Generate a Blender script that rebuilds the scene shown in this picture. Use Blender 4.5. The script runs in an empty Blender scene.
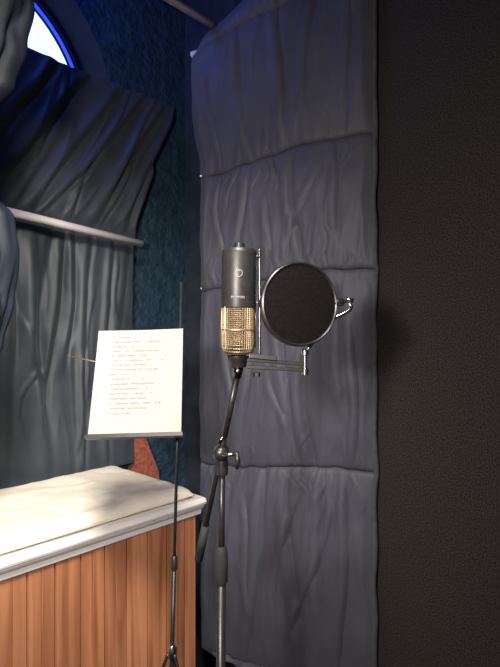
import bpy, bmesh, math, random
from mathutils import Vector, Matrix, noise
random.seed(4)
S=bpy.context.scene
S.view_settings.view_transform='Standard'
COL=S.collection

# ---------------------------------------------------------------- helpers
def nmat(name):
    m=bpy.data.materials.new(name); m.use_nodes=True
    nt=m.node_tree; b=nt.nodes['Principled BSDF']
    return m,nt,b
def N(nt,t,**k):
    n=nt.nodes.new(t)
    for a,v in k.items(): setattr(n,a,v)
    return n
def objcoord(nt,scale=(1,1,1)):
    tc=N(nt,'ShaderNodeTexCoord'); mp=N(nt,'ShaderNodeMapping')
    mp.inputs['Scale'].default_value=scale
    nt.links.new(tc.outputs['Object'],mp.inputs['Vector'])
    return mp.outputs['Vector']
def noisy(name,c1,c2,scale=20,rough=.8,metal=0,bump=0,bscale=None,stretch=(1,1,1),detail=6,spec=.5,sheen=0,bdist=.01,lo=.35,hi=.65):
    m,nt,b=nmat(name); L=nt.links
    v=objcoord(nt,stretch)
    n=N(nt,'ShaderNodeTexNoise'); n.inputs['Scale'].default_value=scale; n.inputs['Detail'].default_value=detail
    L.new(v,n.inputs['Vector'])
    r=N(nt,'ShaderNodeValToRGB'); r.color_ramp.elements[0].position=lo; r.color_ramp.elements[1].position=hi
    r.color_ramp.elements[0].color=(*c1,1); r.color_ramp.elements[1].color=(*c2,1)
    L.new(n.outputs['Fac'],r.inputs['Fac']); L.new(r.outputs['Color'],b.inputs['Base Color'])
    b.inputs['Roughness'].default_value=rough; b.inputs['Metallic'].default_value=metal
    b.inputs['Specular IOR Level'].default_value=spec
    if sheen: b.inputs['Sheen Weight'].default_value=sheen
    if bump:
        n2=N(nt,'ShaderNodeTexNoise'); n2.inputs['Scale'].default_value=bscale or scale; n2.inputs['Detail'].default_value=5
        L.new(v,n2.inputs['Vector'])
        bp=N(nt,'ShaderNodeBump'); bp.inputs['Strength'].default_value=bump; bp.inputs['Distance'].default_value=bdist
        L.new(n2.outputs['Fac'],bp.inputs['Height']); L.new(bp.outputs['Normal'],b.inputs['Normal'])
    return m
def mkobj(name,verts,faces,mat=None,M=None,smooth=False,parent=None):
    me=bpy.data.meshes.new(name); me.from_pydata([tuple(v) for v in verts],[],faces); me.update()
    o=bpy.data.objects.new(name,me); COL.objects.link(o)
    if mat: me.materials.append(mat)
    if M is not None: o.matrix_world=M
    if smooth:
        for p in me.polygons: p.use_smooth=True
    if parent: o.parent=parent
    return o
def fix(o):
    bm=bmesh.new(); bm.from_mesh(o.data); bmesh.ops.recalc_face_normals(bm,faces=bm.faces); bm.to_mesh(o.data); bm.free()
def empty(name,loc=(0,0,0)):
    e=bpy.data.objects.new(name,None); COL.objects.link(e); e.empty_display_size=.1; return e
def box(name,x0,x1,y0,y1,z0,z1,mat,M=None,parent=None,bevel=0):
    v=[(x,y,z) for z in (z0,z1) for y in (y0,y1) for x in (x0,x1)]
    f=[(0,2,3,1),(4,5,7,6),(0,1,5,4),(2,6,7,3),(0,4,6,2),(1,3,7,5)]
    o=mkobj(name,v,f,mat,M,parent=parent)
    if bevel:
        b=o.modifiers.new('b','BEVEL'); b.width=bevel; b.segments=3
    return o
def tube(name,pts,r,mat,parent=None,M=None,seg=16,sub=True,radii=None):
    pts=[Vector(p) for p in pts]; vs=[];fs=[]
    n=len(pts); prev=None
    for i,p in enumerate(pts):
        t=(pts[min(i+1,n-1)]-pts[max(i-1,0)]).normalized()
        if prev is None:
            a=Vector((0,0,1)) if abs(t.z)<.9 else Vector((1,0,0)); u=t.cross(a).normalized()
        else: u=(prev-t*prev.dot(t)).normalized()
        prev=u; w=t.cross(u)
        rr=radii[i] if radii else r
        for k in range(seg):
            a=2*math.pi*k/seg; vs.append(p+u*math.cos(a)*rr+w*math.sin(a)*rr)
    for i in range(n-1):
        for k in range(seg):
            a=i*seg+k;b=i*seg+(k+1)%seg; fs.append((a,b,b+seg,a+seg))
    fs.append(tuple(range(seg))[::-1]); fs.append(tuple(range((n-1)*seg,n*seg)))
    o=mkobj(name,vs,fs,mat,M,parent=parent); fix(o)
    for p in o.data.polygons: p.use_smooth=len(p.vertices)==4
    return o
def lathe(name,prof,mat,loc=(0,0,0),parent=None,seg=48,M=None):
    vs=[];fs=[]
    for r,z in prof:
        for k in range(seg):
            a=2*math.pi*k/seg; vs.append((r*math.cos(a),r*math.sin(a),z))
    n=len(prof)
    for i in range(n-1):
        for k in range(seg):
            a=i*seg+k;b=i*seg+(k+1)%seg; fs.append((a,b,b+seg,a+seg))
    fs.append(tuple(range(seg))[::-1]); fs.append(tuple(range((n-1)*seg,n*seg)))
    MM=Matrix.Translation(loc) if M is None else M
    o=mkobj(name,vs,fs,mat,MM,parent=parent); fix(o)
    for p in o.data.polygons: p.use_smooth=len(p.vertices)==4
    o.data.set_sharp_from_angle(angle=math.radians(40))
    return o
def bez(pts,n=12):
    pts=[Vector(p) for p in pts]; out=[]
    P=[pts[0]]+pts+[pts[-1]]
    for i in range(1,len(P)-2):
        for k in range(n):
            t=k/n; a,b,c,d=P[i-1],P[i],P[i+1],P[i+2]
            out.append(.5*((2*b)+(c-a)*t+(2*a-5*b+4*c-d)*t*t+(3*b-a-3*c+d)*t**3))
    out.append(pts[-1]); return out
def frame(x,y,ang): return Matrix.Translation((x,y,0))@Matrix.Rotation(ang,4,'Z')
def nz(x,y,z=0): return noise.noise(Vector((x,y,z)))
def ridge(x,y,z=0,p=2): return (1-min(1,abs(nz(x,y,z))*2))**p
def interp(tab,z):
    if z<=tab[0][0]: return tab[0][1]
    for (a,b),(c,d) in zip(tab,tab[1:]):
        if z<=c: 
            t=(z-a)/(c-a); t=t*t*(3-2*t); return b+(d-b)*t
    return tab[-1][1]
def crease(x,z,cr):
    # long soft fold running from (xa,za) to (xb,zb); sharper on one side
    xa,za,xb,zb,amp,w=cr
    t=(z-zb)/(za-zb)
    if t<-.08 or t>1.08: return 0
    xc=xb+(xa-xb)*t+.012*math.sin(t*5+xa*20)
    d=(x-xc)/w
    if abs(d)>3.2: return 0
    f=min(1,max(0,(t+.08)/.25))*min(1,max(0,(1.08-t)/.25))
    return amp*f*(math.exp(-d*d)-.9*math.exp(-((d-1.1)*1.6)**2))

# frames: local x runs along the wall, local y points out of the room
MW=frame(-.94,1.95,math.atan2(.733,.68))      # window wall
MB=frame(-.18,2.02,math.atan2(-.477,.879))    # blanket across the corner
MR=frame(.42,1.72,math.atan2(-.837,.548))     # right wall

# ---------------------------------------------------------------- materials
m_stucco=noisy('blue_stucco',(.014,.037,.060),(.028,.062,.095),14,.5,bump=.8,bscale=30,bdist=.02,detail=3)
m_floor=noisy('dark_floor',(.012,.010,.010),(.03,.025,.022),40,.9,bump=.4)
m_ceil=noisy('ceiling_paint',(.02,.022,.03),(.03,.032,.04),10,.9)
m_carpet=noisy('charcoal_carpet',(.020,.017,.016),(.080,.068,.062),230,1,bump=.6,bscale=260,bdist=.008,spec=.05,detail=4,lo=.36,hi=.74)
m_back=noisy('dark_wall',(.01,.015,.025),(.02,.03,.04),14,.8,bump=.5)
m_curtain=noisy('slate_curtain',(.034,.044,.055),(.048,.060,.073),9,.5,bump=.15,bscale=400,bdist=.001,spec=.5,sheen=.08)
m_blanket=noisy('grey_quilt',(.060,.059,.079),(.077,.076,.098),7,.58,bump=.25,bscale=300,bdist=.002,spec=.32,sheen=.04)
m_edge=noisy('quilt_binding',(.05,.045,.052),(.075,.067,.073),40,.8)
m_seam=noisy('seam_thread',(.010,.010,.014),(.016,.015,.02),60,.9)
m_drape=noisy('navy_drape',(.007,.010,.017),(.013,.018,.028),9,.6,bump=.2,bscale=300,bdist=.002,spec=.25)
m_white=noisy('white_rod_paint',(.85,.81,.79),(.92,.88,.86),20,.4)
m_trim=noisy('white_trim_paint',(.82,.78,.74),(.90,.86,.82),12,.45,bump=.1,bscale=30,bdist=.002)
m_cush=noisy('cream_canvas',(.76,.68,.55),(.88,.81,.69),6,.85,bump=.5,bscale=14,bdist=.010)
m_black=noisy('black_satin_metal',(.012,.011,.011),(.02,.018,.018),60,.35,spec=.5)
m_mic=noisy('mic_body_enamel',(.018,.016,.015),(.025,.022,.020),90,.42,metal=.1,bump=.05,bscale=300,bdist=.0005)
m_chrome=noisy('chrome',(.6,.6,.6),(.75,.74,.72),30,.22,metal=1)
m_dchrome=noisy('dark_chrome',(.14,.13,.13),(.22,.21,.20),30,.25,metal=1)
m_brass=noisy('brass_mesh',(.34,.255,.16),(.46,.36,.235),60,.55,metal=1)
m_brassd=noisy('brass_core',(.05,.036,.023),(.09,.066,.042),200,.7,metal=.5)
m_rubber=noisy('rubber',(.012,.012,.012),(.018,.018,.018),60,.8)
m_mesh=noisy('pop_fabric',(.004,.0035,.0035),(.009,.007,.0065),300,.95,bump=.4,bscale=700,bdist=.0006,spec=.08)
m_logo=noisy('silver_print',(.34,.32,.3),(.38,.36,.34),30,.5)
m_red=noisy('red_brick',(.22,.055,.035),(.40,.12,.08),60,.85,bump=.6,bscale=90,bdist=.004)

# beadboard wood
m_wood,nt,b=nmat('pine_beadboard'); L=nt.links
tc=N(nt,'ShaderNodeTexCoord'); sx=N(nt,'ShaderNodeSeparateXYZ'); L.new(tc.outputs['Object'],sx.inputs[0])
dv=N(nt,'ShaderNodeMath',operation='DIVIDE'); dv.inputs[1].default_value=.080; L.new(sx.outputs['X'],dv.inputs[0])
fl=N(nt,'ShaderNodeMath',operation='FLOOR'); L.new(dv.outputs[0],fl.inputs[0])
wn=N(nt,'ShaderNodeTexWhiteNoise',noise_dimensions='1D'); L.new(fl.outputs[0],wn.inputs['W'])
mp=N(nt,'ShaderNodeMapping'); mp.inputs['Scale'].default_value=(30,8,1.3); L.new(tc.outputs['Object'],mp.inputs[0])
ad=N(nt,'ShaderNodeVectorMath',operation='ADD'); cb=N(nt,'ShaderNodeCombineXYZ')
ml=N(nt,'ShaderNodeMath',operation='MULTIPLY'); ml.inputs[1].default_value=40; L.new(wn.outputs['Value'],ml.inputs[0]); L.new(ml.outputs[0],cb.inputs['Z'])
L.new(mp.outputs[0],ad.inputs[0]); L.new(cb.outputs[0],ad.inputs[1])
n=N(nt,'ShaderNodeTexNoise'); n.inputs['Scale'].default_value=1; n.inputs['Detail'].default_value=4; n.inputs['Distortion'].default_value=.8; L.new(ad.outputs[0],n.inputs['Vector'])
r=N(nt,'ShaderNodeValToRGB'); e=r.color_ramp.elements; e[0].position=.30; e[1].position=.66
e[0].color=(.29,.098,.042,1); e[1].color=(.54,.235,.115,1); L.new(n.outputs['Fac'],r.inputs[0])
hs=N(nt,'ShaderNodeHueSaturation'); mr=N(nt,'ShaderNodeMapRange'); mr.inputs['To Min'].default_value=.78; mr.inputs['To Max'].default_value=1.1
L.new(wn.outputs['Value'],mr.inputs['Value']); L.new(mr.outputs[0],hs.inputs['Value']); L.new(r.outputs[0],hs.inputs['Color']); L.new(hs.outputs[0],b.inputs['Base Color'])
b.inputs['Roughness'].default_value=.5

def emis(name,c,s):
    m,nt,b=nmat(name); v=objcoord(nt)
    n=N(nt,'ShaderNodeTexNoise'); n.inputs['Scale'].default_value=5; nt.links.new(v,n.inputs['Vector'])
    r=N(nt,'ShaderNodeValToRGB'); r.color_ramp.elements[0].color=(c[0]*.7,c[1]*.7,c[2]*.8,1); r.color_ramp.elements[1].color=(*c,1)
    nt.links.new(n.outputs['Fac'],r.inputs[0]); nt.links.new(r.outputs[0],b.inputs['Emission Color'])
    b.inputs['Emission Strength'].default_value=s; b.inputs['Base Color'].default_value=(*[x*.3 for x in c],1); b.inputs['Roughness'].default_value=.2
    return m
m_pale=emis('daylit_glass',(.60,.76,1.0),1.9)
m_blueg=emis('blue_border_glass',(.04,.09,.9),1.3)

# paper with handwriting
m_paper,nt,b=nmat('handwritten_paper'); L=nt.links
tc=N(nt,'ShaderNodeTexCoord'); sx=N(nt,'ShaderNodeSeparateXYZ'); L.new(tc.outputs['Object'],sx.inputs[0])
def mth(op,a,bv=None,cl=False):
    n=N(nt,'ShaderNodeMath',operation=op); n.use_clamp=cl
    for i,q in enumerate((a,bv)):
        if q is None: continue
        if isinstance(q,(int,float)): n.inputs[i].default_value=q
        else: L.new(q,n.inputs[i])
    return n.outputs[0]
X,Y=sx.outputs['X'],sx.outputs['Y']
row=mth('DIVIDE',Y,.0125); rf=mth('FLOOR',row); fr=mth('FRACT',row)
band=mth('MULTIPLY',mth('GREATER_THAN',fr,.28),mth('LESS_THAN',fr,.68))
wn=N(nt,'ShaderNodeTexWhiteNoise',noise_dimensions='1D'); L.new(rf,wn.inputs['W'])
end=mth('ADD',mth('MULTIPLY',wn.outputs['Value'],.08),.10)
inx=mth('MULTIPLY',mth('GREATER_THAN',X,.045),mth('LESS_THAN',X,end))
iny=mth('MULTIPLY',mth('GREATER_THAN',Y,.05),mth('LESS_THAN',Y,.262))
cb=N(nt,'ShaderNodeCombineXYZ'); L.new(mth('MULTIPLY',X,420),cb.inputs[0]); L.new(mth('MULTIPLY',Y,330),cb.inputs[1])
n1=N(nt,'ShaderNodeTexNoise'); n1.inputs['Scale'].default_value=1; n1.inputs['Detail'].default_value=1; L.new(cb.outputs[0],n1.inputs['Vector'])
cb2=N(nt,'ShaderNodeCombineXYZ'); L.new(mth('MULTIPLY',X,60),cb2.inputs[0]); L.new(mth('MULTIPLY',rf,7.3),cb2.inputs[1])
n2=N(nt,'ShaderNodeTexNoise'); n2.inputs['Scale'].default_value=1; n2.inputs['Detail'].default_value=0; L.new(cb2.outputs[0],n2.inputs['Vector'])
ink=mth('MULTIPLY',mth('GREATER_THAN',n1.outputs['Fac'],.47),mth('GREATER_THAN',n2.outputs['Fac'],.40))
ink=mth('MULTIPLY',mth('MULTIPLY',ink,band),mth('MULTIPLY',inx,iny))
mx=N(nt,'ShaderNodeMix',data_type='RGBA'); L.new(ink,mx.inputs[0]); mx.inputs[6].default_value=(.335,.300,.272,1); mx.inputs[7].default_value=(.165,.152,.150,1)
L.new(mx.outputs[2],b.inputs['Base Color']); b.inputs['Roughness'].default_value=.95; b.inputs['Specular IOR Level'].default_value=.1

# ---------------------------------------------------------------- room shell
CEIL=3.4
box('floor',-3.2,2.6,-1.6,4.2,-.05,0,m_floor)
box('ceiling',-3.2,2.6,-1.6,4.2,CEIL,CEIL+.05,m_ceil)
m_frame_and_shade=noisy('frame_paint_and_reveal_shade',(.008,.010,.022),(.013,.017,.033),20,.9,spec=.2)  # frame paint, also used as painted shade on the arch reveal
uc,zc,R=-.07,2.49,.55; zb=.915; T=.3
outer=[(uc-R,zb)]+[(uc+R*math.cos(a),zc+R*math.sin(a)) for a in [math.pi*(1-i/40) for i in range(41)]]+[(uc+R,zb)]
vs=[];fs=[]
def q(*p):
    i=len(vs); vs.extend(p); fs.append(tuple(range(i,i+len(p))))
for y in (0,T):
    q((-2.7,y,0),(uc-R,y,0),(uc-R,y,CEIL),(-2.7,y,CEIL))
    q((uc+R,y,0),(.93,y,0),(.93,y,CEIL),(uc+R,y,CEIL))
    q((uc-R,y,0),(uc+R,y,0),(uc+R,y,zb),(uc-R,y,zb))
    for i in range(1,41):
        a,b2=outer[i],outer[i+1]; q((a[0],y,a[1]),(b2[0],y,b2[1]),(b2[0],y,CEIL),(a[0],y,CEIL))
nf=len(fs)
for a,b2 in zip(outer,outer[1:]): q((a[0],0,a[1]),(a[0],T,a[1]),(b2[0],T,b2[1]),(b2[0],0,b2[1]))
q((uc-R,0,zb),(uc+R,0,zb),(uc+R,T,zb),(uc-R,T,zb))
w=mkobj('wall_left',vs,fs,m_stucco,MW)
w.data.materials.append(m_frame_and_shade)
for i,p in enumerate(w.data.polygons):
    if i>=nf: p.material_index=1  # reveal shade is put into the colour, darker than the stucco
box('wall_back',-.42,-.05,.45,.5,0,CEIL,m_back,MB)
box('wall_right',-.9,2.4,0,.05,0,CEIL,m_carpet,MR)

# window
win=empty('window_1')
def arch(name,r_in,r_out,y0,y1,mat,zlo=.95):
    vs=[];fs=[]; n=40
    def prof(r): 
        return [(uc-r,zlo)]+[(uc+r*math.cos(math.pi*(1-i/n)),zc+r*math.sin(math.pi*(1-i/n))) for i in range(n+1)]+[(uc+r,zlo)]
    if r_in==0:
        p=prof(r_out)
        vs=[(a,y0,b) for a,b in p]; return mkobj(name,vs,[tuple(range(len(p)))],mat,MW,parent=win)
    A,B=prof(r_in),prof(r_out); k=len(A)
    for y in (y0,y1):
        vs+=[(a,y,b) for a,b in A]+[(a,y,b) for a,b in B]
    for i in range(k-1):
        fs+=[(i,i+1,k+i+1,k+i),(2*k+i,3*k+i,3*k+i+1,2*k+i+1),(i,2*k+i,2*k+i+1,i+1),(k+i,k+i+1,3*k+i+1,3*k+i)]
    o=mkobj(name,vs,fs,mat,MW,parent=win); fix(o); return o
arch('border_glass',.505,.535,.195,.20,m_blueg)
arch('pane',0,.505,.20,.20,m_pale)
arch('outer_frame',.53,.549,.17,.22,m_frame_and_shade)
arch('leading',.502,.508,.19,.202,m_frame_and_shade)
box('mullion',uc-.012,uc+.012,.175,.198,.95,zc+.50,m_frame_and_shade,MW,win)
box('transom',uc-.53,uc+.53,.175,.198,zc-.012,zc+.012,m_frame_and_shade,MW,win)

# ---------------------------------------------------------------- curtain
ur=[(.9,.555),(1.86,.55),(1.95,.56),(2.25,.66),(2.57,.775)]
rs=random.Random(11)
cc=[]
for k in range(17):
    x=-.5+k*.066+rs.uniform(-.02,.02); cc.append((x,1.93,x+rs.uniform(-.09,.07),rs.uniform(.75,1.4),rs.uniform(.008,.018),rs.uniform(.016,.036)))
for k in range(12):
    x=rs.uniform(-.4,.5); z1_=rs.uniform(1.3,1.9); cc.append((x,z1_,x+rs.uniform(-.10,.10),z1_-rs.uniform(.2,.5),rs.uniform(.003,.007),rs.uniform(.010,.016)))
cu=[(.70,2.56,.30,1.90,.018,.030),(.60,2.57,.12,1.95,.013,.022),(.46,2.57,.05,1.92,.016,.028),(.32,2.57,-.15,1.95,.012,.03),(.16,2.57,-.2,2.0,.012,.03),
    (.74,2.50,.46,1.90,.014,.022),(.72,2.40,.52,1.90,.009,.016),(.66,2.56,.42,2.1,.008,.014),(.52,2.56,.36,2.2,.006,.012),(.38,2.3,.22,1.92,.009,.016),(.24,2.56,.12,2.2,.006,.014),(.56,2.3,.38,1.92,.008,.014)]
vs=[];fs=[]; nx,nzv=380,260
for j in range(nzv+1):
    z=.925+(2.575-.925)*j/nzv
    R2=interp(ur,z)+.005*nz(z*9,3)
    up=min(1,max(0,(z-1.90)/.10)); rodpull=math.exp(-((z-1.93)/.05)**2)
    for i in range(nx+1):
        s=i/nx; u=-1.0+s*(R2+1.0)
        warp=.04*nz(u*2,z*2,5)
        uu=u-.5*(z-1.93)*up+warp
        f1=.014*nz(uu*5,z*1.2,2)+.006*ridge(uu*13,z*1.4,8,3)
        f2=.014*nz((u+warp)*6,z*1.2,12)+.003*ridge((u+warp)*18,z*2.5,4,2)
        f1+=sum(crease(u+warp*.5,z,c) for c in cu)
        f2+=sum(crease(u+warp*.6,z,c) for c in cc)*.85
        o=.062+(f1*up+f2*(1-up))*(1-.5*rodpull)+.003*nz(u*12,z*9)
        zz=z
        if j==nzv: zz=z+.010*nz(u*6,1)
        vs.append((u,-max(.014,o),zz))
W=nx+1
fs=[(j*W+i,j*W+i+1,(j+1)*W+i+1,(j+1)*W+i) for j in range(nzv) for i in range(nx)]
cur=mkobj('window_curtain',vs,fs,m_curtain,MW,smooth=True)
sd=cur.modifiers.new('s','SOLIDIFY'); sd.thickness=.004; sd.offset=0

rod=tube('curtain_rod',[(-.42,-.135,1.962),(.545,-.135,1.890)],.0150,m_white,M=MW)
br=tube('bracket',[(-.40,-.135,1.960),(-.40,0.001,1.960)],.008,m_white,M=MW); br.parent=rod; br.matrix_parent_inverse=MW.inverted()
ex=.68*(-.146+.94)+.733*(2.0-1.95); ey=-.733*(-.146+.94)+.68*(2.0-1.95)
tube('curtain_rod.001',[(-1.9,ey,2.69),(ex,ey,2.69)],.0150,m_white,M=MW)

# ---------------------------------------------------------------- moving blanket
seams=[.30,1.01,1.675,2.11,2.62]
rs=random.Random(5)
bc=[(.34,1.66,.37,1.05,.014,.020),(.42,1.45,.44,1.0,.016,.022),(.52,1.66,.58,1.2,.012,.019),(.22,1.5,.18,1.03,.010,.018),(.10,1.6,.16,1.2,.009,.016),(.60,1.5,.60,1.02,.010,.012),
    (.32,1.32,.40,1.04,.006,.013),(.46,1.66,.40,1.40,.007,.013),
    (.28,.99,.20,.30,.018,.024),(.36,.99,.42,.30,.014,.022),(.47,1.0,.50,.45,.012,.019),(.12,.98,.10,.40,.012,.018),(.57,1.0,.55,.30,.011,.014),(.42,.95,.30,.5,.008,.015),(.19,.9,.24,.5,.008,.014),(.53,.9,.38,.4,.008,.015),
    (.38,2.10,.40,1.70,.011,.018),(.20,2.09,.17,1.72,.009,.017),(.52,2.12,.56,1.75,.008,.016),(.30,1.95,.29,1.69,.007,.014),(.08,2.08,.10,1.8,.006,.012),(.46,2.0,.36,1.72,.006,.015),
    (.15,2.62,.22,2.13,.008,.016),(.33,2.75,.35,2.14,.010,.018),(.47,2.78,.44,2.2,.006,.015),(.57,2.8,.58,2.15,.006,.014),(.04,2.5,.08,2.12,.006,.013)]
for sz in (1.01,1.675,2.11):
    for k in range(20):
        x=rs.uniform(.02,.65); up=rs.choice((-1,1)); l=rs.uniform(.05,.15)
        a=sz; b2=sz+up*l
        xa,xb=x,x+rs.uniform(-.04,.04); am=rs.uniform(.0015,.0036)
        bc.append((xa,a,xb,b2,am,.009) if a>b2 else (xb,b2,xa,a,am,.009))
vs=[];fs=[]; nx,nzv=240,440; Lb=.67
le=[(.29,-.0),(1.0,-.005),(1.9,.0),(2.15,-.005),(2.35,-.04),(2.7,-.05)]
def btop(s): return 2.635+.17*min(1,s*1.6)
for j in range(nzv+1):
    t=j/nzv
    for i in range(nx+1):
        s=i/nx
        z0=.285; z1=btop(s)
        z=z0+(z1-z0)*t
        x0=interp(le,z)+.005*nz(z*11,2); x=x0+(Lb-x0+.006*nz(z*8,7))*s
        zs=z+.012*math.sin(s*5+1)-.035*s+.010*nz(s*9,z)
        ds=min(abs(zs-q_) for q_ in seams[1:4])
        lo=max([q_ for q_ in seams if q_<=zs] or [.25]); hi=min([q_ for q_ in seams if q_>zs] or [2.85])
        tt=min(1,max(0,(zs-lo)/(hi-lo)))
        puff=.028*(math.sin(math.pi*tt)**.5)
        edge=min(1,min(s,1-s)/.05)
        wr=.016*nz(x*5+z*.8,z*1.6,3)+.004*ridge(x*10-.9*z,z*1.8,6,3)+sum(crease(x,zs,c) for c in bc)*.68
        fine=.002*ridge(x*26-z*3,z*6,2,2)
        o=puff*(.35+.65*edge)+wr*edge+fine*edge-.012*math.exp(-(ds/.006)**2)
        o+=.03*math.sin(s*math.pi)
        if t>.96: o-=.05*((t-.96)/.04)**2
        vs.append((x,-o,z))
W=nx+1
fs=[(j*W+i,j*W+i+1,(j+1)*W+i+1,(j+1)*W+i) for j in range(nzv) for i in range(nx)]
mb=empty('moving_blanket')
o=mkobj('quilted_cloth',vs,fs,m_blanket,MB,smooth=True,parent=mb)
sd=o.modifiers.new('s','SOLIDIFY'); sd.thickness=.008; sd.offset=1
def col(i): return [Vector(vs[j*W+i]) for j in range(0,nzv+1,3)]
tube('right_binding',[p+Vector((.0,-.002,0)) for p in col(nx)],.010,m_edge,mb,MB,8)
tube('left_binding',[p+Vector((.0,-.002,0)) for p in col(0)],.006,m_edge,mb,MB,8)
for k,sz in enumerate(seams[1:4]):
    pts=[]
    for i in range(0,nx+1,3):
        s=i/nx; target=sz+.035*s-.012*math.sin(s*5+1)-.010*nz(s*9,sz)
        z1=btop(s); j=int(round((target-.285)/(z1-.285)*nzv))
        pts.append(Vector(vs[j*W+i])+Vector((0,-.001,0)))
    tube('seam_%d'%(k+1),pts,.0022,m_seam,mb,MB,6)
tube('hanging_rod',[(-.075,.03,2.615),(.62,.03,2.615)],.013,m_white,mb,MB)
for k,z in enumerate((2.11,1.44,1.675,.9)):
    lathe('clip_%d'%k,[(.001,-.004),(.005,-.003),(.005,.003),(.001,.004)],m_white,parent=mb,seg=12,M=MB@Matrix.Translation((interp(le,z)-.002,-.008,z)))

# ---------------------------------------------------------------- window seat
seat=empty('window_seat')
pw=.080; prof=[]; yf=-.600
k=math.floor(-2.3/pw)
while k*pw<.44:
    a=k*pw; prof+=[(a-.0015,yf+.012),(a+.0015,yf+.012),(a+.004,yf),(a+pw*.5-.002,yf),(a+pw*.5,yf+.0015),(a+pw*.5+.002,yf),(a+pw-.004,yf)]; k+=1
prof=[p for p in prof if p[0]<.445]+[(.447,yf),(.447,-.004)]
prof=[(prof[0][0],-.004)]+prof
n_=len(prof); vs=[(a,b_,z) for z in (0.0,.875) for a,b_ in prof]
fs=[(i,i+1,n_+i+1,n_+i) for i in range(n_-1)]+[tuple(range(n_,2*n_))]
mkobj('beadboard_front',vs,fs,m_wood,MW,parent=seat)
pr=[(-.004,.915),(-.632,.915),(-.640,.911),(-.643,.902),(-.640,.894),(-.632,.890),(-.630,.884),(-.624,.876),(-.616,.870),(-.614,.862),(-.612,.853),(-.606,.848),(-.600,.848),(-.59,.875),(-.004,.875)]
n_=len(pr); vs=[(x,a,b_) for x in (-2.3,.462) for a,b_ in pr]
fs=[(i,(i+1)%n_,n_+(i+1)%n_,n_+i) for i in range(n_)]+[tuple(range(n_)),tuple(range(n_,2*n_))]
o=mkobj('ledge_top',vs,fs,m_trim,MW,parent=seat); fix(o)
# cushion
nx,ny=260,90
x0,x1,y0,y1=-2.2,.425,-.622,-.115
def cz(a,b_):
    e=max(0,min(1,min(a-x0,x1-a)/.05)); f_=max(0,min(1,min(b_-y0,y1-b_)/.05))
    return math.sqrt(max(0,1-(1-e)**2))*math.sqrt(max(0,1-(1-f_)**2))
vs=[];fs=[]
for side in (1,0):
    for j in range(ny+1):
        for i in range(nx+1):
            a=x0+(x1-x0)*i/nx; tj=j/ny; tj=.5-.5*math.cos(math.pi*tj); b_=y0+(y1-y0)*tj
            h=cz(a,b_)
            wv=.005*nz(a*5,b_*7)+.003*ridge(a*5+b_*4,b_*4,3,3)+.002*ridge(a*9-b_*6,b_*12,9,3)
            if side: z=.930+.028*h+wv*h
            else: z=.930-.0135*h
            aa=a+(.006*nz(b_*12,1) if i in(0,nx) else 0); bb=b_+(.010*nz(a*7,5) if j==0 else 0)
            vs.append((aa,bb,z))
W=nx+1;K=W*(ny+1)
fs=[(j*W+i,j*W+i+1,(j+1)*W+i+1,(j+1)*W+i) for j in range(ny) for i in range(nx)]
fs+=[tuple(K+q_ for q_ in f)[::-1] for f in list(fs)]
o=mkobj('seat_cushion',vs,fs,m_cush,MW,smooth=True)
bm=bmesh.new(); bm.from_mesh(o.data); bmesh.ops.remove_doubles(bm,verts=bm.verts,dist=.0004); bmesh.ops.recalc_face_normals(bm,faces=bm.faces); bm.to_mesh(o.data); bm.free()
# red brick buttress at the foot of the reveal (stands on the floor, sloped top)
vs=[]
for y in (-.002,-.05):
    vs+=[(.565,y,0),(.78,y,0),(.70,y,.86),(.585,y,1.12),(.565,y,1.12)]
fs=[(0,1,2,3,4),(5,6,7,8,9)]+[(i,(i+1)%5,5+(i+1)%5,5+i) for i in range(5)]
o=mkobj('brick_buttress',vs,fs,m_red,MW); fix(o)

# ---------------------------------------------------------------- drape bundled over the upper rod
tab=[(1.18,.12),(1.40,.15),(1.47,.18),(1.58,.205),(1.70,.218),(1.79,.210),(1.85,.165),(1.95,.12),(2.04,.14),(2.12,.205),(2.22,.240),(2.32,.265),(2.45,.25),(2.6,.18),(2.70,.10),(2.712,.03)]
vs=[];fs=[];seg=128;nn=180
for j in range(nn+1):
    z=1.18+(2.712-1.18)*j/nn; rr=interp(tab,z)
    for k in range(seg):
        a=2*math.pi*k/seg
        f_=1-.09*ridge(math.cos(a)*3.5+z*.8,math.sin(a)*3.5,z*1.3,3)+.05*nz(math.cos(a)*4,math.sin(a)*4,z*4)
        vs.append((-.80+rr*f_*math.cos(a),1.30+.42*rr*f_*math.sin(a),z))
fs=[(j*seg+k,j*seg+(k+1)%seg,(j+1)*seg+(k+1)%seg,(j+1)*seg+k) for j in range(nn) for k in range(seg)]
fs+=[tuple(range(seg))[::-1],tuple(range(nn*seg,(nn+1)*seg))]
mkobj('bundled_drape',vs,fs,m_drape,None,smooth=True)

# ---------------------------------------------------------------- microphone (hung upside-down)
mic=empty('microphone'); mx_,my_,mz_=-.022,.95,1.461
T0=Matrix.Translation((mx_,my_,mz_))@Matrix.Rotation(math.radians(.8),4,'Y')
lathe('grille_core',[(.001,.002),(.018,.003),(.026,.009),(.0280,.017),(.0280,.086)],m_brassd,M=T0,parent=mic)
vs=[];seg=44; pf=[(.012,.001),(.0215,.0022),(.0270,.006),(.029,.0115),(.0298,.018)]+[(.0300,.018+.0036*i) for i in range(1,20)]
for r_,z in pf:
    for k in range(seg):
        a=2*math.pi*k/seg; vs.append((r_*math.cos(a),r_*math.sin(a),z))
fs=[(i*seg+k,i*seg+(k+1)%seg,(i+1)*seg+(k+1)%seg,(i+1)*seg+k) for i in range(len(pf)-1) for k in range(seg)]
o=mkobj('grille_mesh',vs,fs,m_brass,T0,parent=mic); wf=o.modifiers.new('w','WIREFRAME'); wf.thickness=.0014; wf.use_replace=True
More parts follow.
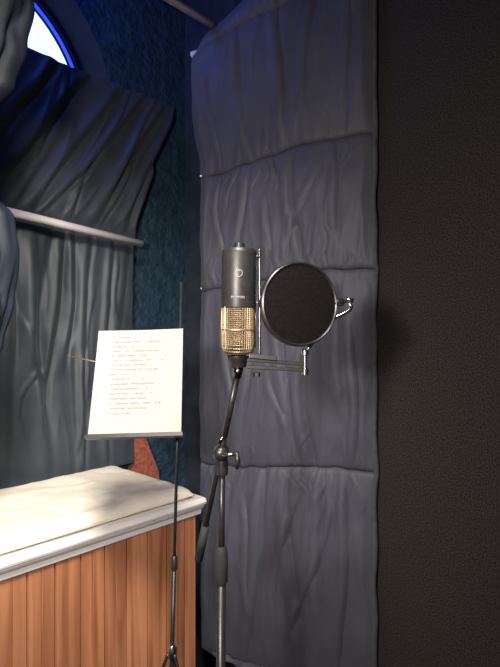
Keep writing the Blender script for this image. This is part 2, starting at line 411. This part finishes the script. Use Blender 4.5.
for a in (0,math.pi/2+.9,math.pi,1.5*math.pi-.9):
    tube('grille_rib',[(.0308*math.cos(a),.0308*math.sin(a),.014),(.0308*math.cos(a),.0308*math.sin(a),.088)],.0013,m_brass,mic,T0,8)
lathe('grille_ring',[(.0298,.044),(.0312,.0445),(.0312,.0465),(.0298,.047)],m_brass,M=T0,parent=mic)
lathe('body',[(.029,.084),(.0312,.085),(.0318,.088),(.0318,.184),(.0310,.189),(.0290,.192),(.020,.193),(.001,.193)],m_mic,M=T0,parent=mic)
lathe('connector',[(.011,.192),(.011,.197),(.0095,.198),(.0095,.2035),(.008,.205),(.001,.205)],m_black,M=T0,parent=mic)
def onbody(th,z,r=.0322): return (r*math.sin(th),-r*math.cos(th),z)
pts=[onbody(math.cos(a)*.20,.146+math.sin(a)*.0066) for a in [2*math.pi*i/24 for i in range(25)]]
tube('emblem_ring',pts,.0005,m_logo,mic,T0,6)
tube('emblem_mark',[onbody(.10*math.cos(a),.146+.0042*math.sin(a)) for a in [0.6+i*.35 for i in range(12)]],.0005,m_logo,mic,T0,6)
th=-.40
for i,w_ in enumerate([.045,.06,.05,.06,.04,.06,.055,.05]):
    h=.0046
    if i!=2:
        pts=[onbody(th,.1005),onbody(th,.1005+h),onbody(th+w_,.1005+h)]+([onbody(th+w_,.1005)] if i%2 else [onbody(th+w_,.1005+h/2),onbody(th,.1005+h/2)])
        tube('label_%d'%i,pts,.0004,m_logo,mic,T0,4)
    th+=w_+.045

# ---------------------------------------------------------------- microphone stand
st=empty('microphone_stand')
tube('side_bar',bez([(.014,.955,1.460),(.0175,.955,1.475),(.0175,.955,1.640),(.0165,.955,1.650)],6),.0022,m_dchrome,st)
for z in (1.640,1.556):
    pts=[(mx_+.037*math.cos(a),my_+.037*math.sin(a),z) for a in [math.radians(-20+i*10) for i in range(16)]]
    tube('clip_ring',pts,.0016,m_black,st,seg=8)
lathe('mic_collar',[(.008,-.022),(.015,-.020),(.017,-.010),(.020,-.004),(.020,.000),(.012,.002)],m_black,(mx_,my_,mz_-.002),st)
def bar(name,a,b_,w_,h,mat):
    a=Vector(a);b_=Vector(b_); d=(b_-a); Ln=d.length; x=d.normalized(); y=Vector((0,0,1)).cross(x).normalized(); z=x.cross(y)
    M=Matrix((x,y,z)).transposed().to_4x4(); M.translation=a
    return box(name,0,Ln,-w_/2,w_/2,-h/2,h/2,mat,M,st,.0012)
bar('bracket_bar',(-.022,.95,1.454),(.106,.95,1.443),.016,.006,m_black)
bar('bracket_bar_lower',(-.005,.948,1.439),(.104,.948,1.433),.012,.006,m_black)
bar('bracket_plate',(-.002,.938,1.460),(.048,.938,1.455),.004,.009,m_dchrome)
lathe('bolt',[(.002,-.026),(.006,-.025),(.006,-.014),(.0035,-.013),(.0035,.010),(.0065,.011),(.0065,.020),(.004,.022)],m_chrome,(.100,.945,1.450),st,24)
lathe('bolt_nut',[(.002,-.018),(.0065,-.017),(.0065,-.010),(.002,-.009)],m_dchrome,(.012,.945,1.439),st,6)
A=Vector((-.020,.958,1.440)); C=Vector((-.056,1.0,1.27)); d=(C-A)
Tl=A+d*2.35
tube('boom_arm',[A,Tl],.0055,m_black,st)
tube('boom_sleeve',[A,A+d*.12],.0085,m_dchrome,st)
tube('boom_grip',[Tl-d*.45,Tl],.0085,m_rubber,st)
tube('boom_top_tube',[A+d*.12,A+d*.8],.0062,m_black,st)
Mc=Matrix.Translation(C+Vector((0,.006,0)))@Matrix.Rotation(math.radians(90),4,'X')
lathe('clutch',[(.006,-.024),(.012,-.022),(.0150,-.014),(.0150,.010),(.012,.016),(.006,.020)],m_black,parent=st,M=Mc,seg=24)
tube('clutch_handle',[C+Vector((.004,-.014,.0)),C+Vector((.031,-.018,.002))],.0038,m_chrome,st)
tube('clutch_handle_grip',[C+Vector((.031,-.018,-.026)),C+Vector((.033,-.018,-.012)),C+Vector((.031,-.018,.006))],.005,m_black,st,radii=[.003,.005,.004])
tube('clutch_wing',[C+Vector((-.004,-.012,.022)),C+Vector((.006,-.014,.034))],.0035,m_dchrome,st)
px,py=-.054,1.008
lathe('clutch_socket',[(.008,-.040),(.011,-.038),(.012,-.020),(.010,-.004)],m_black,(px,py,1.265),st,24)
tube('upper_pole',[(px,py,1.25),(px-.002,py,1.02)],.0062,m_black,st)
lathe('height_collar',[(.010,-.045),(.0125,-.040),(.013,-.01),(.013,.012),(.011,.024),(.007,.028)],m_rubber,(px-.002,py,1.06),st,24)
tube('lower_pole',[(px-.002,py,1.04),(px-.004,py,.16)],.0092,m_black,st)
lathe('leg_hub',[(.012,-.05),(.024,-.045),(.026,0),(.020,.02),(.012,.03)],m_black,(px-.004,py,.24),st,24)
for k in range(3):
    a=math.radians(100+120*k); c_,s_=math.cos(a),math.sin(a)
    tube('leg_%d'%(k+1),[(px+.02*c_,py+.02*s_,.23),(px+.30*c_,py+.30*s_,.018)],.007,m_black,st)
    tube('foot_%d'%(k+1),[(px+.27*c_,py+.27*s_,.040),(px+.315*c_,py+.315*s_,.0105)],.0105,m_rubber,st)

# ---------------------------------------------------------------- pop filter
pfp=empty('pop_filter')
Cp=Vector((.089,.94,1.553)); Mp=Matrix.Translation(Cp)@Matrix.Rotation(math.radians(22),4,'Z')@Matrix.Rotation(math.radians(90),4,'X')
lathe('hoop',[(.0715,-.006),(.0735,-.0075),(.0760,-.006),(.0770,0),(.0760,.006),(.0735,.0075),(.0715,.006),(.0705,0),(.0715,-.006)],m_black,parent=pfp,M=Mp,seg=96)
for nm,sgn in (('front_screen',1),('rear_screen',-1)):
    lathe(nm,[(.0725,.004*sgn),(.060,.0055*sgn),(.04,.0065*sgn),(.02,.007*sgn),(.001,.007*sgn)],m_mesh,parent=pfp,M=Mp,seg=96)
q0=Cp+Vector((.072,.028,0))
tube('hoop_clamp',[q0+Vector((-.006,-.002,.004)),q0+Vector((.012,.006,.006))],.007,m_black,pfp)
tube('gooseneck',bez([q0+Vector((.008,.004,.006)),q0+Vector((.022,.006,.005)),q0+Vector((.028,.004,-.004)),q0+Vector((.017,.0,-.014)),(.147,.966,1.523),(.128,.96,1.502),(.112,.952,1.480),(.106,.945,1.472)],8),.0036,m_chrome,pfp)
tube('clamp_knob',[q0+Vector((.014,-.004,.012)),q0+Vector((.030,-.008,.007))],.0042,m_chrome,pfp)

# ---------------------------------------------------------------- music stand + lyric sheet
ms=empty('music_stand')
P1=Vector((-.183,1.385,1.636)); P2=Vector((-.209,1.385,.60))
tube('upper_pole',[P1,P2],.0042,m_black,ms)
tube('lower_pole',[P2+(P1-P2)*.28,P2,P2+(P2-P1)*.42],.0058,m_black,ms)
lathe('pole_collar',[(.006,-.02),(.009,-.018),(.009,.014),(.006,.018)],m_black,tuple(P2+(P1-P2)*.28),ms,20)
lathe('leg_joint',[(.006,-.018),(.012,-.016),(.013,.006),(.007,.016)],m_chrome,(-.2075,1.385,.655),ms,20)
for k in range(3):
    a=math.radians(200+120*k); c_,s_=math.cos(a),math.sin(a)
    b0=(-.208,1.385)
    tube('leg_%d'%(k+1),bez([(b0[0]+.010*c_,b0[1]+.010*s_,.65),(b0[0]+.06*c_,b0[1]+.06*s_,.52),(b0[0]+.25*c_,b0[1]+.25*s_,.006)],8),.0045,m_black,ms,seg=8)
    tube('brace_%d'%(k+1),[(b0[0]-.005,b0[1],.20),(b0[0]+.17*c_,b0[1]+.17*s_,.225)],.003,m_black,ms,seg=8)
    tube('foot_%d'%(k+1),[(b0[0]+.243*c_,b0[1]+.243*s_,.025),(b0[0]+.255*c_,b0[1]+.255*s_,.008)],.008,m_rubber,ms,seg=10)
org=Vector((-.393,1.262,1.248)); yv=Vector((-.008,.100,.256)).normalized(); xv=Vector((1,0,.004)); xv=(xv-yv*xv.dot(yv)).normalized(); zv=xv.cross(yv)
MD=Matrix((xv,yv,zv)).transposed().to_4x4(); MD.translation=org
box('desk_lip',-.004,.232,-.006,.002,-.006,.018,m_black,MD,ms,.001)
box('desk_lip_edge',-.004,.232,-.006,.004,.016,.019,m_black,MD,ms,.0008)
for nm,a,b_ in (('desk_spine',(.112,0,-.006),(.112,.262,-.006)),('desk_left_arm',(.112,.05,-.008),(.012,.235,-.008)),('desk_right_arm',(.112,.05,-.008),(.205,.235,-.008)),('desk_left_brace',(.112,.24,-.008),(.03,.06,-.008)),('desk_right_brace',(.112,.24,-.008),(.20,.06,-.008))):
    tube(nm,[a,b_],.003,m_black,ms,MD,8)
pc=P2+(P1-P2)*.80
tube('desk_bracket',[MD@Vector((.112,.14,-.008)),MD@Vector((.16,.14,-.03)),pc],.005,m_black,ms)
lathe('desk_clamp',[(.006,-.014),(.011,-.012),(.011,.012),(.006,.014)],m_black,tuple(pc),ms,20)
tube('page_arm',[(-.474,1.345,1.443),(-.39,1.345,1.425),(-.30,1.345,1.40)],.0016,m_brass,ms)
vs=[];nx=24;ny=30
for j in range(ny+1):
    for i in range(nx+1):
        a=.226*i/nx;b_=.274*j/ny
        z=.0012+.004*((a/.226-.5)**2)*4*.5+.003*max(0,b_/.274-.8)*5*abs(a/.226-.5)
        vs.append((a+.010*(b_/.274)*(1-a/.226)*.6,b_+.0022,z))
W=nx+1
fs=[(j*W+i,j*W+i+1,(j+1)*W+i+1,(j+1)*W+i) for j in range(ny) for i in range(nx)]
mkobj('lyric_sheet',vs,fs,m_paper,MD,smooth=True)

# ---------------------------------------------------------------- lights
def area(name,loc,tgt,size,power,color,spread=180):
    l=bpy.data.lights.new(name,'AREA'); l.size=size; l.energy=power; l.color=color; l.spread=math.radians(spread)
    o=bpy.data.objects.new(name,l); COL.objects.link(o); o.location=loc
    o.rotation_euler=(Vector(tgt)-Vector(loc)).to_track_quat('-Z','Y').to_euler(); return o
area('key_lamp',(-.36,-.12,1.66),(-.22,1.8,1.15),.12,14,(1,.92,.87),120)
area('left_side_fill',(-.10,.25,2.55),(-.66,1.72,.95),.30,13,(1,.93,.85),75)  # added overhead fill, brightens the curtain wall and seat cushion
area('blue_room_fill',(-.80,1.72,3.05),(-.25,2.25,2.9),.30,4.0,(.06,.15,1))  # added blue lamp inside the room, boosts window light on stucco and blanket
wd=bpy.data.worlds.new('World'); S.world=wd; wd.use_nodes=True
wd.node_tree.nodes['Background'].inputs[0].default_value=(.55,.55,.65,1); wd.node_tree.nodes['Background'].inputs[1].default_value=.09

cam=bpy.data.cameras.new('camera'); co=bpy.data.objects.new('camera',cam); COL.objects.link(co)
cam.sensor_fit='VERTICAL'; cam.sensor_height=36; cam.lens=28.07; cam.clip_start=.01
co.location=(0,0,1.5); co.rotation_euler=(math.radians(90),0,0)
S.camera=co
